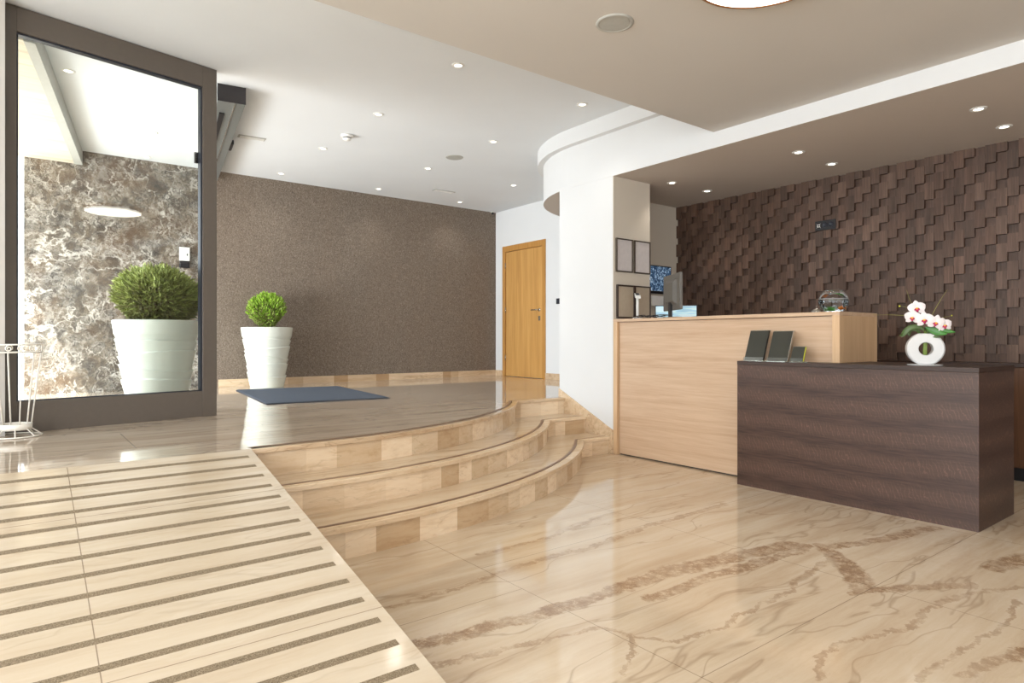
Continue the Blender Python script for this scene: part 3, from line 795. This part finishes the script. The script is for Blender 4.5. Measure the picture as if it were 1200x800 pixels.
# ------------------------------------------------------------------ umbrella stand
us = thing('umbrella_stand', 'white wire umbrella stand with scroll rim by the window', 'umbrella stand', (-.02, 4.80, P_))
def ring(r, z, n=40, c=(0, 0)): return [(c[0]+r*math.cos(2*PI*i/n), c[1]+r*math.sin(2*PI*i/n), z) for i in range(n)]
RT = .128
MB().tube(ring(RT, .545), .0042, 8, cyc=True).tube(ring(RT, .50), .0036, 8, cyc=True).build('rim', M['wire'], us)
for k in range(14):
    a0 = 2*PI*k/14; pts = []
    for i in range(22):
        t_ = i/21; r_ = .018*(1-t_*.75); an = t_*2*PI*1.3+(PI/2)
        da = (r_*math.cos(an))/RT; pts.append((RT*math.cos(a0+da), RT*math.sin(a0+da), .5225+r_*math.sin(an)*1.05))
    MB().tube(pts, .0036, 6).build('scroll', M['wire'], us)
for k in range(12):
    a = 2*PI*(k+.5)/12; c_, n_ = math.cos(a), math.sin(a)
    MB().tube([(RT*c_, RT*n_, .5), (.080*c_, .080*n_, .07)], .0034, 6).build('rod', M['wire'], us)
MB().lathe([(0, .042), (.082, .042), (.084, .078), (.080, .078), (.078, .046), (0, .046)], 36).build('drip_tray', M['wire'], us)
ft = MB().tube(ring(.13, .006), .0042, 8, cyc=True)
for k in range(8):
    a = 2*PI*k/8; ft.tube([(.075*math.cos(a), .075*math.sin(a), .05), (.13*math.cos(a), .13*math.sin(a), .006)], .0034, 6)
ft.build('foot_ring', M['wire'], us)

# ------------------------------------------------------------------ framed sheets, wall fittings
def frame(x0, x1, z0, z1, lb, fm, sm_, wf=.012):
    t = thing('picture_frame', lb, 'frame', ((x0+x1)/2, 4.0835, (z0+z1)/2))
    hx_, hz_ = (x1-x0)/2, (z1-z0)/2
    MB().box(-hx_, hx_, -.018, 0, hz_-wf, hz_).box(-hx_, hx_, -.018, 0, -hz_, -hz_+wf).box(-hx_, -hx_+wf, -.018, 0, -hz_+wf, hz_-wf).box(hx_-wf, hx_, -.018, 0, -hz_+wf, hz_-wf).build('frame_border', fm, t, bevel=.002)
    MB().box(-hx_+wf, hx_-wf, -.010, -.004, -hz_+wf, hz_-wf).build('sheet', sm_, t)
frame(4.342, 4.565, 1.675, 1.985, 'upper left bronze frame with a pale grey sheet', M['fr1'], M['blind'])
frame(4.588, 4.815, 1.675, 1.985, 'upper right bronze frame with a pale grey sheet', M['fr1'], M['blind'])
frame(4.352, 4.592, 1.245, 1.557, 'lower left dark brown frame with a beige sheet', M['fr2'], M['sheet2'], .016)
frame(4.592+.002, 4.818, 1.245, 1.557, 'lower right dark brown frame with a beige sheet behind the scanner', M['fr2'], M['sheet2'], .012)
so = thing('wall_socket', 'black socket strip with white sockets set in the block wall', 'socket', (XD-.036, 2.93, 2.11))
MB().box(-.008, .005, -.095, .095, -.045, .045).build('plate', M['black'], so, bevel=.003)
for i, yy in enumerate((.06, .0, -.055)):
    rr_ = MB().lathe([(0, 0), (.022, 0), (.024, .004), (.018, .004), (.016, .001)], 24)
    rr_.v = [(-.009-z, yy+x, y) for x, y, z in rr_.v]
    rr_.build('socket_ring', M['gasket'] if i else M['black'], so)
for a, b in ((.05, .012), (.072, .012), (.05, -.012), (.072, -.012)):
    MB().box(-.011, -.008, a-.007, a+.007, b-.008, b+.008).build('white_pin', M['wplastic'], so)
ic = thing('intercom', 'white entry panel on the outside marble wall', 'intercom', (1.545, YB, 1.98))
MB().box(-.055, .055, -.03, 0, 0, .16).build('housing', M['wplastic'], ic, bevel=.006)
MB().box(.02, .032, -.033, -.03, .06, .085).build('button', M['black'], ic)
MB().box(-.055, .055, -.025, 0, -.085, -.005).build('lower_panel', M['black'], ic, bevel=.01)

# ------------------------------------------------------------------ things at the desk
ZT = DH
# scanner on pole
sn = thing('hand_scanner', 'white pole stand with tilted dark head at the column end of the desk', 'scanner', (4.50, 3.955, ZT), .9)
MB().lathe([(0, 0), (.045, 0), (.044, .012), (.018, .02), (0, .02)], 28).build('base', M['wplastic'], sn)
MB().tube([(0, 0, .015), (0, 0, .19)], .013, 12).build('pole', M['wplastic'], sn)
MB().add([(-.05, -.022, .185), (.025, -.022, .2), (.05, -.022, .245), (-.035, -.022, .215), (-.05, .022, .185), (.025, .022, .2), (.05, .022, .245), (-.035, .022, .215)],
         [(0, 1, 2, 3), (4, 7, 6, 5), (0, 4, 5, 1), (1, 5, 6, 2), (2, 6, 7, 3), (3, 7, 4, 0)]).build('head', M['wplastic'], sn, bevel=.004)
MB().add([(-.03, -.017, .219), (.04, -.017, .244), (.04, .017, .244), (-.03, .017, .219)], [(0, 1, 2, 3)]).build('scan_window', M['gasket'], sn)
# cables
cbm = MB(); rnd = random.Random(4)
for j in range(4):
    pts = []
    for i in range(18):
        t_ = i/17; pts.append((4.42+.10*t_+.02*math.sin(t_*9+j*2), 3.90-.26*t_+.03*math.cos(t_*7+j), ZT+.006+.018*abs(math.sin(t_*5+j*1.3))+j*.003))
    cbm.tube(pts, .0035, 6)
tag(cbm.build('cable', M['black']), 'tangle of black cable lying on the oak counter', 'cable')
# monitor seen from behind
p0 = Vector((4.594, 3.72)); p1 = Vector((4.345, 3.345)); ctr = (p0+p1)/2; dv = (p1-p0).normalized(); hw_ = (p1-p0).length/2
mo = thing('computer_monitor', 'grey computer monitor seen from behind on the oak counter', 'monitor', (ctr.x, ctr.y, ZT), math.atan2(dv.y, dv.x))
# local +x along dv ; the back faces the camera side (-y or +y)
sgn = 1 if (Matrix.Rotation(math.atan2(dv.y, dv.x), 2) @ Vector((0, 1))).dot(-ctr) > 0 else -1
MB().box(-hw_, hw_, -.012, .012, .065, .375).build('screen_shell', M['monback'], mo, bevel=.004)
MB().add([(-.15, sgn*.012, .11), (.15, sgn*.012, .11), (.15, sgn*.012, .33), (-.15, sgn*.012, .33), (-.1, sgn*.035, .14), (.1, sgn*.035, .14), (.1, sgn*.035, .3), (-.1, sgn*.035, .3)],
         [(4, 5, 6, 7), (0, 1, 5, 4), (1, 2, 6, 5), (2, 3, 7, 6), (3, 0, 4, 7)]).build('rear_housing', M['monback'], mo)
MB().box(-hw_+.01, hw_-.01, -sgn*.0135-.001, -sgn*.0135+.001, .075, .365).build('screen', M['black'], mo)
MB().box(-.03, .03, .012 if sgn > 0 else -.03, .03 if sgn > 0 else -.012, .008, .2).build('stand_neck', M['black'], mo)
MB().box(-.10, .10, -.05, .05, 0, .008).build('stand_foot', M['black'], mo, bevel=.003)
# pale blue screen further back
q = Vector((5.08, 3.975)); dd_ = q.normalized(); an = math.atan2(-dd_.x, dd_.y)
bs = thing('desk_screen', 'screen glowing pale blue behind the grey monitor', 'screen', (q.x, q.y, .77), an)
MB().box(-.20, .20, 0, .02, .22, .615).build('screen_shell', M['gasket'], bs, bevel=.003)
MB().box(-.192, .192, -.003, 0, .23, .607).build('display', M['bluescreen'], bs)
MB().box(-.03, .03, .02, .04, .0, .4).build('stand_neck', M['black'], bs)
MB().box(-.1, .1, -.05, .09, 0, .01).build('stand_foot', M['black'], bs)
# security screen and box on recess wall
tv = thing('wall_screen', 'dark blue screen of camera views on the recess wall', 'screen', (5.56, 4.634, 1.71))
MB().box(-.24, .235, -.035, 0, -.155, .155).build('screen_shell', M['black'], tv, bevel=.004)
MB().box(-.225, .22, -.038, -.035, -.125, .142).build('display', M['cams'], tv)
pb = MB().box(5.47, 5.76, 4.60, 4.634, 1.42, 1.53); pb = pb.build('wall_box', M['wplastic'], bevel=.004)
tag(pb, 'pale flat box on the recess wall under the camera screen', 'box')

# bell
be = thing('service_bell', 'small silver service bell beside the fish bowl', 'bell', (4.63, 2.355, ZT))
MB().lathe([(0, 0), (.042, 0), (.042, .006), (0, .008)], 32).build('base', M['black'], be)
MB().lathe([(.040, .008), (.038, .02), (.028, .034), (.012, .042), (0, .043)], 32).build('dome', M['steel'], be)
MB().tube([(0, 0, .04), (0, 0, .054)], .003).ellipsoid((0, 0, .056), (.006, .006, .004)).build('button', M['steel'], be)
# fish bowl
fbx, fby = 4.50, 2.17
RB = .098
fb = thing('fish_bowl', 'round glass fish bowl half full of water on the oak counter', 'fish bowl', (fbx, fby, ZT))
prof = []
for i in range(0, 19):
    a = -PI/2+.62 + (PI-.62-.72)*i/18
    prof.append((RB*math.cos(a), RB*.92+RB*.92*math.sin(a)-RB*.92*(1-math.sin(PI/2-.62))))
prof = [(0, prof[0][1])]+prof; zmin = prof[1][1]; prof = [(r, z-zmin+.002) for r, z in prof]
zr = prof[-1][1]; rr0 = prof[-1][0]
lipp = [(rr0, zr), (rr0+.006, zr+.008), (rr0+.002, zr+.011), (rr0-.003, zr+.006), (rr0-.004, zr)]
MB().lathe(prof+lipp, 56).build('bowl', M['bowl'], fb, recalc=False)
wz = zr*.66
wp = [(0, .005)]+[(r-.003, z) for r, z in prof if 0.004 < z < wz and r > .01]
wr = wp[-1][0]
MB().lathe(wp+[(wr, wz), (0, wz)], 48).build('water', M['water'], fb, recalc=False)
MB().tube([(wr*math.cos(2*PI*i/48), wr*math.sin(2*PI*i/48), wz) for i in range(48)], .0014, 6, cyc=True).build('water_line', M['ceramic'], fb)
gw = MB(); rnd = random.Random(8)
for i in range(120):
    a = rnd.uniform(0, 2*PI); r_ = rnd.uniform(0, .035); x_, y_ = r_*math.cos(a), r_*math.sin(a); L = rnd.uniform(.02, .038)
    dx, dy = rnd.gauss(0, .02), rnd.gauss(0, .02); w = .0025
    gw.add([(x_-w, y_, .012), (x_+w, y_, .012), (x_+dx, y_+dy, .012+L)], [(0, 1, 2)], .5)
o = gw.build('water_plant', M['weed'], recalc=False, loc=(fbx-.012, fby+.02, ZT)); tag(o, 'bright green weed lying at the bottom of the bowl', 'water plant')
fs = thing('goldfish', 'small orange goldfish in the glass bowl', 'fish', (fbx+.015, fby-.045, ZT+.030), 2.2)
MB().ellipsoid((0, 0, 0), (.020, .008, .011)).add([(.008, 0, .009), (-.008, 0, .019), (-.012, 0, .006)], [(0, 1, 2)]).build('body', M['fish'], fs)
MB().add([(-.016, 0, 0), (-.036, .004, .018), (-.028, 0, 0), (-.036, -.004, -.014)], [(0, 1, 2), (0, 2, 3)]).build('tail', M['fish'], fs)

# brochure holders
def holder(y0, y1, h, lb, extra=None):
    t = thing('brochure_holder', lb, 'brochure holder', (4.165, (y0+y1)/2, .8945), -.06)
    hw = (y1-y0)/2; lean = .30*h
    def slab(x0, x1, a, b, z0, z1):   # leaning slab
        sh = lambda z: z*.36
        return [(x0+sh(z0), a, z0), (x0+sh(z0), b, z0), (x0+sh(z1), b, z1), (x0+sh(z1), a, z1), (x1+sh(z0), a, z0), (x1+sh(z0), b, z0), (x1+sh(z1), b, z1), (x1+sh(z1), a, z1)]
    F6 = [(0, 1, 2, 3), (4, 7, 6, 5), (0, 4, 5, 1), (1, 5, 6, 2), (2, 6, 7, 3), (3, 7, 4, 0)]
    MB().add(slab(0, .012, -hw, hw, .006, h), F6).build('cover_card', M['card'], t)
    MB().add(slab(.013, .017, -hw-.004, hw+.004, .002, h+.004), F6).build('acrylic_back', M['acrylic'], t)
    MB().add(slab(-.006, -.003, -hw-.004, hw+.004, .0, .03), F6).add([(-.006, -hw, 0), (.07, -hw, 0), (.07, hw, 0), (-.006, hw, 0), (-.006, -hw, .003), (.07, -hw, .003), (.07, hw, .003), (-.006, hw, .003)], F6).build('acrylic_foot', M['acrylic'], t)
    if extra:
        MB().add(slab(.001, .011, -hw-.003, -hw, .006, h), F6).build('side_edge', extra, t)
    return t
holder(2.505, 2.655, .218, 'tall dark card in an acrylic holder, leftmost on the wenge counter', M['cardedge'])
holder(2.325, 2.475, .212, 'tall dark card in an acrylic holder, middle of the three', M['steel'])
holder(2.215, 2.305, .105, 'small dark card in an acrylic holder, rightmost and shortest', M['bud'])

# ------------------------------------------------------------------ ring vase with orchids
VX, VY, VZ = 4.30, 1.53, .8945
ax = Vector((-.86, -.51)).normalized()
rz = math.atan2(ax.y, ax.x)          # local +x points along the ring axis
vs = thing('ring_vase', 'white ceramic ring vase on the dark wenge counter', 'vase', (VX, VY, VZ), rz)
Ro, Ri, dp = .098, .038, .034; zc = .098
n = 72; v = []; fc = []
sec = [(-dp, Ri+.004), (-dp+.004, Ri), (dp-.004, Ri), (dp, Ri+.004), (dp, Ro-.008), (dp-.008, Ro), (-dp+.008, Ro), (-dp, Ro-.008)]
for i in range(n):
    a = 2*PI*i/n
    for x_, r_ in sec:
        z_ = zc+r_*math.sin(a); z_ = max(.006, z_); z_ = min(zc*2-.006, z_)
        v.append((x_, r_*math.cos(a), z_))
m_ = len(sec)
for i in range(n):
    for k in range(m_):
        fc.append((i*m_+k, i*m_+(k+1) % m_, ((i+1) % n)*m_+(k+1) % m_, ((i+1) % n)*m_+k))
o = MB().add(v, fc, .5, True).build('ring_body', M['ceramic'], vs)
md = o.modifiers.new('edge', 'EDGE_SPLIT'); md.split_angle = .7
pt = MB().lathe([(0, .0), (.09, .0), (.094, .005), (0, .006)], 48); pt.v = [(x*.62, y, z) for x, y, z in pt.v]
pt.build('oval_foot', M['ceramic'], vs)
oc = thing('orchid_spray', 'spray of white orchids with pink centres standing in the ring vase', 'orchid', (VX, VY, VZ), rz)
# local frame: x towards viewer-ish, view-right is local +y ? compute
vr = Vector((.33, -.944)); lr = Matrix.Rotation(-rz, 2) @ vr          # view-right in local coordinates
tv_ = Matrix.Rotation(-rz, 2) @ Vector((-.944, -.33))                 # towards the viewer
def L3(r, h, t=0): return Vector((lr.x*r+tv_.x*t, lr.y*r+tv_.y*t, h))
K = 3.83/750
px = lambda X, Y, t=0: L3((X-1084.5)*K, (428.5-Y)*K, t)               # figure laid out from its own measured proportions
def flower(c, size, tilt, nrm):
    fl = bpy.data.objects.new('flower', None); C.objects.link(fl); fl.parent = oc
    N = (tv_.to_3d()*nrm[0]+lr.to_3d()*nrm[1]+Vector((0, 0, nrm[2]))).normalized()
    U_ = Vector((0, 0, 1)); U_ = (U_-N*U_.dot(N)).normalized(); R_ = U_.cross(N)
    def petal(ang, L, w, curl=.12, off=0):
        pts = []; nn = 8; fcs = []
        for i in range(nn+1):
            t_ = i/nn; ww_ = w*math.sin(PI*min(1, t_*.93+.07))**.62 if t_ < 1 else w*.15
            for s in (-1, -.5, 0, .5, 1):
                x_ = s*ww_; y_ = t_*L; zz_ = off+curl*L*math.sin(t_*PI*.9)*.9-curl*.6*abs(s)**2*L
                ca, sa = math.cos(ang), math.sin(ang)
                X_, Y_ = x_*ca-y_*sa, x_*sa+y_*ca
                pts.append(Vector(c)+R_*X_+U_*Y_+N*zz_)
        for i in range(nn):
            for j in range(4): fcs.append((i*5+j, i*5+j+1, (i+1)*5+j+1, (i+1)*5+j))
        return pts, fcs
    mb = MB()
    for ang, L, w in ((0, 1.0, .36), (2.25, .95, .34), (-2.25, .95, .34)):
        a_, f_ = petal(ang+tilt, L*size, w*size, .08); mb.add(a_, f_, .5, True)
    for ang in (1.25, -1.25):
        a_, f_ = petal(ang+tilt, size*1.0, size*.56, .12, size*.05); mb.add(a_, f_, .5, True)
    mb.build('petals', M['petal'], fl, recalc=False)
    lp = MB()
    for ang, L, w in ((PI, .5, .16), (PI-.9, .36, .13), (PI+.9, .36, .13)):
        a_, f_ = petal(ang+tilt, L*size, w*size, .5, size*.12); lp.add(a_, f_, .5, True)
    lp.build('lip', M['lip'], fl, recalc=False)
    MB().ellipsoid(Vector(c)+N*size*.22-U_*size*.04, (size*.14, size*.14, size*.12), 10, 8).build('core', M['core'], fl)
flower(px(1076.5, 362, .03), .049, .15, (1, .15, .1))
flower(px(1072.5, 372.5, .045), .046, -.1, (1, -.2, -.1))
flower(px(1084, 375.5, .055), .049, .1, (1, 0, -.05))
flower(px(1095, 379, .05), .047, -.25, (1, .25, -.1))
flower(px(1103, 382, .03), .045, .2, (.9, .45, 0))
# stems
MB().tube([L3(-.004, .05), L3(-.003, .1), L3(0, .15), L3(.004, .2)], .0075, 8).tube([L3(.007, .05), L3(.006, .1), L3(.008, .15)], .005, 8).build('main_stem', M['stem'], oc)
MB().tube([L3(0, .19), px(1080, 375, .01), px(1077, 366, .01), px(1077, 360, .02)], .0025, 6).tube([L3(0, .2), px(1090, 378, .02), px(1098, 380, .02), px(1104, 383, .01)], .0025, 6).build('flower_stem', M['stem'], oc)
for pts in ([px(1088, 380), px(1091, 371), px(1096, 360), px(1102, 348), px(1106.5, 341)], [px(1082, 376), px(1066, 370, .0), px(1048, 368.5), px(1031, 368.5)],
            [px(1082, 378), px(1074, 362), px(1069, 350), px(1066, 339)], [px(1080, 370), px(1068, 360.5), px(1059.5, 358.5)], [px(1092, 378), px(1102, 373), px(1110, 371)]):
    MB().tube(pts, .0016, 5, taper=.35).build('twig', M['twig'], oc)
MB().ellipsoid(px(1059, 358.5), (.0055, .0055, .0055), 10, 8).ellipsoid(px(1110.5, 370.8), (.004, .004, .004), 10, 8).build('bud', M['bud'], oc)
def leaf(pts, w, mat):
    v = []; fcs = []; n_ = len(pts)
    for i, p in enumerate(pts):
        p = Vector(p); d = Vector(pts[min(i+1, n_-1)])-Vector(pts[max(0, i-1)]); d.normalize()
        s = d.cross(tv_.to_3d()).normalized()
        t_ = i/(n_-1); ww_ = w*math.sin(PI*(t_*.9+.06))**.8
        v += [p-s*ww_, p-tv_.to_3d()*.004, p+s*ww_]
    for i in range(n_-1):
        for j in (0, 1): fcs.append((i*3+j, i*3+j+1, i*3+j+4, i*3+j+3))
    o = MB().add(v, fcs, .5, True).build('leaf', mat, oc, recalc=False)
    m1 = o.modifiers.new('sub', 'SUBSURF'); m1.levels = m1.render_levels = 2
leaf([px(1084, 388, .03), px(1079, 383, .035), px(1071, 383, .04), px(1065, 388, .04), px(1062, 395, .03), px(1059, 393, .02)], .016, M['leafdark'])
leaf([px(1080, 392, .02), px(1077, 386, .0), px(1070, 385, .0), px(1068, 390, -.01), px(1069, 394, -.01)], .017, M['leafdark'])
leaf([px(1085, 384, .03), px(1092, 388, .04), px(1099, 391, .045), px(1106, 392, .04)], .021, M['leaf'])
leaf([px(1088, 386, .02), px(1098, 387, .03), px(1107, 389, .03), px(1114, 390, .03)], .014, M['leaf'])
leaf([px(1084, 384, .0), px(1089, 390, .02), px(1094, 395, .03), px(1100, 396, .03)], .014, M['leafdark'])

# ------------------------------------------------------------------ light
w = bpy.data.worlds.new('sky'); sc.world = w; w.use_nodes = True
bg = w.node_tree.nodes['Background']; bg.inputs[0].default_value = (.86, .93, 1, 1); bg.inputs[1].default_value = 4.2
def area(name, loc, target, sx, sy, e, col):
    l = bpy.data.lights.new(name, 'AREA'); l.shape = 'RECTANGLE'; l.size = sx; l.size_y = sy; l.energy = e; l.color = col
    o = bpy.data.objects.new(name, l); C.objects.link(o); o.location = loc
    o.rotation_euler = (Vector(target)-Vector(loc)).to_track_quat('-Z', 'Y').to_euler()
    return o
area('left_fill', (-3.0, .5, 1.55), (4, 1.4, 1.5), 5.5, 2.2, 160, (.95, .98, 1))  # added fill lamp, stands in for daylight from the left
area('rear_fill', (1.2, -4.0, 1.7), (2.2, 4, 1.4), 5, 2.0, 88, (.98, .98, 1))  # added fill lamp behind the camera, no fixture there
area('outdoor_fill', (-1.6, 6.6, .9), (1.2, 7.6, 1.0), 3.0, 1.4, 170, (.92, .97, 1)).data.spread = 2.2  # added lamp brightening the outside area, in place of bounced daylight
pl_ = bpy.data.lights.new('lamp_point', 'AREA'); pl_.shape = 'DISK'; pl_.size = .6; pl_.energy = 12; pl_.color = (1, .93, .84)
o = bpy.data.objects.new('ceiling_lamp_light', pl_); C.objects.link(o); o.location = (2.555, 1.512, ZC-.06)
sun = bpy.data.lights.new('sun', 'SUN'); sun.energy = 11; sun.angle = .01; sun.color = (1, .98, .94)
o = bpy.data.objects.new('sun', sun); C.objects.link(o)
o.rotation_euler = Vector((.45, .6, -.9)).to_track_quat('-Z', 'Y').to_euler()

# ------------------------------------------------------------------ camera
cam = bpy.data.cameras.new('camera'); co = bpy.data.objects.new('camera', cam); C.objects.link(co)
cam.sensor_width = 36; cam.lens = 22.5; cam.shift_y = -1.7/1200; cam.clip_start = .05
co.location = (0, 0, 1.045); co.rotation_euler = (PI/2, 0, -.656)
sc.camera = co
sc.view_settings.view_transform = 'Standard'; sc.view_settings.look = 'None'; sc.view_settings.exposure = 0
sc.cycles.use_denoising = True
sc.cycles.max_bounces = 8; sc.cycles.transparent_max_bounces = 16
sc.cycles.sample_clamp_indirect = 6
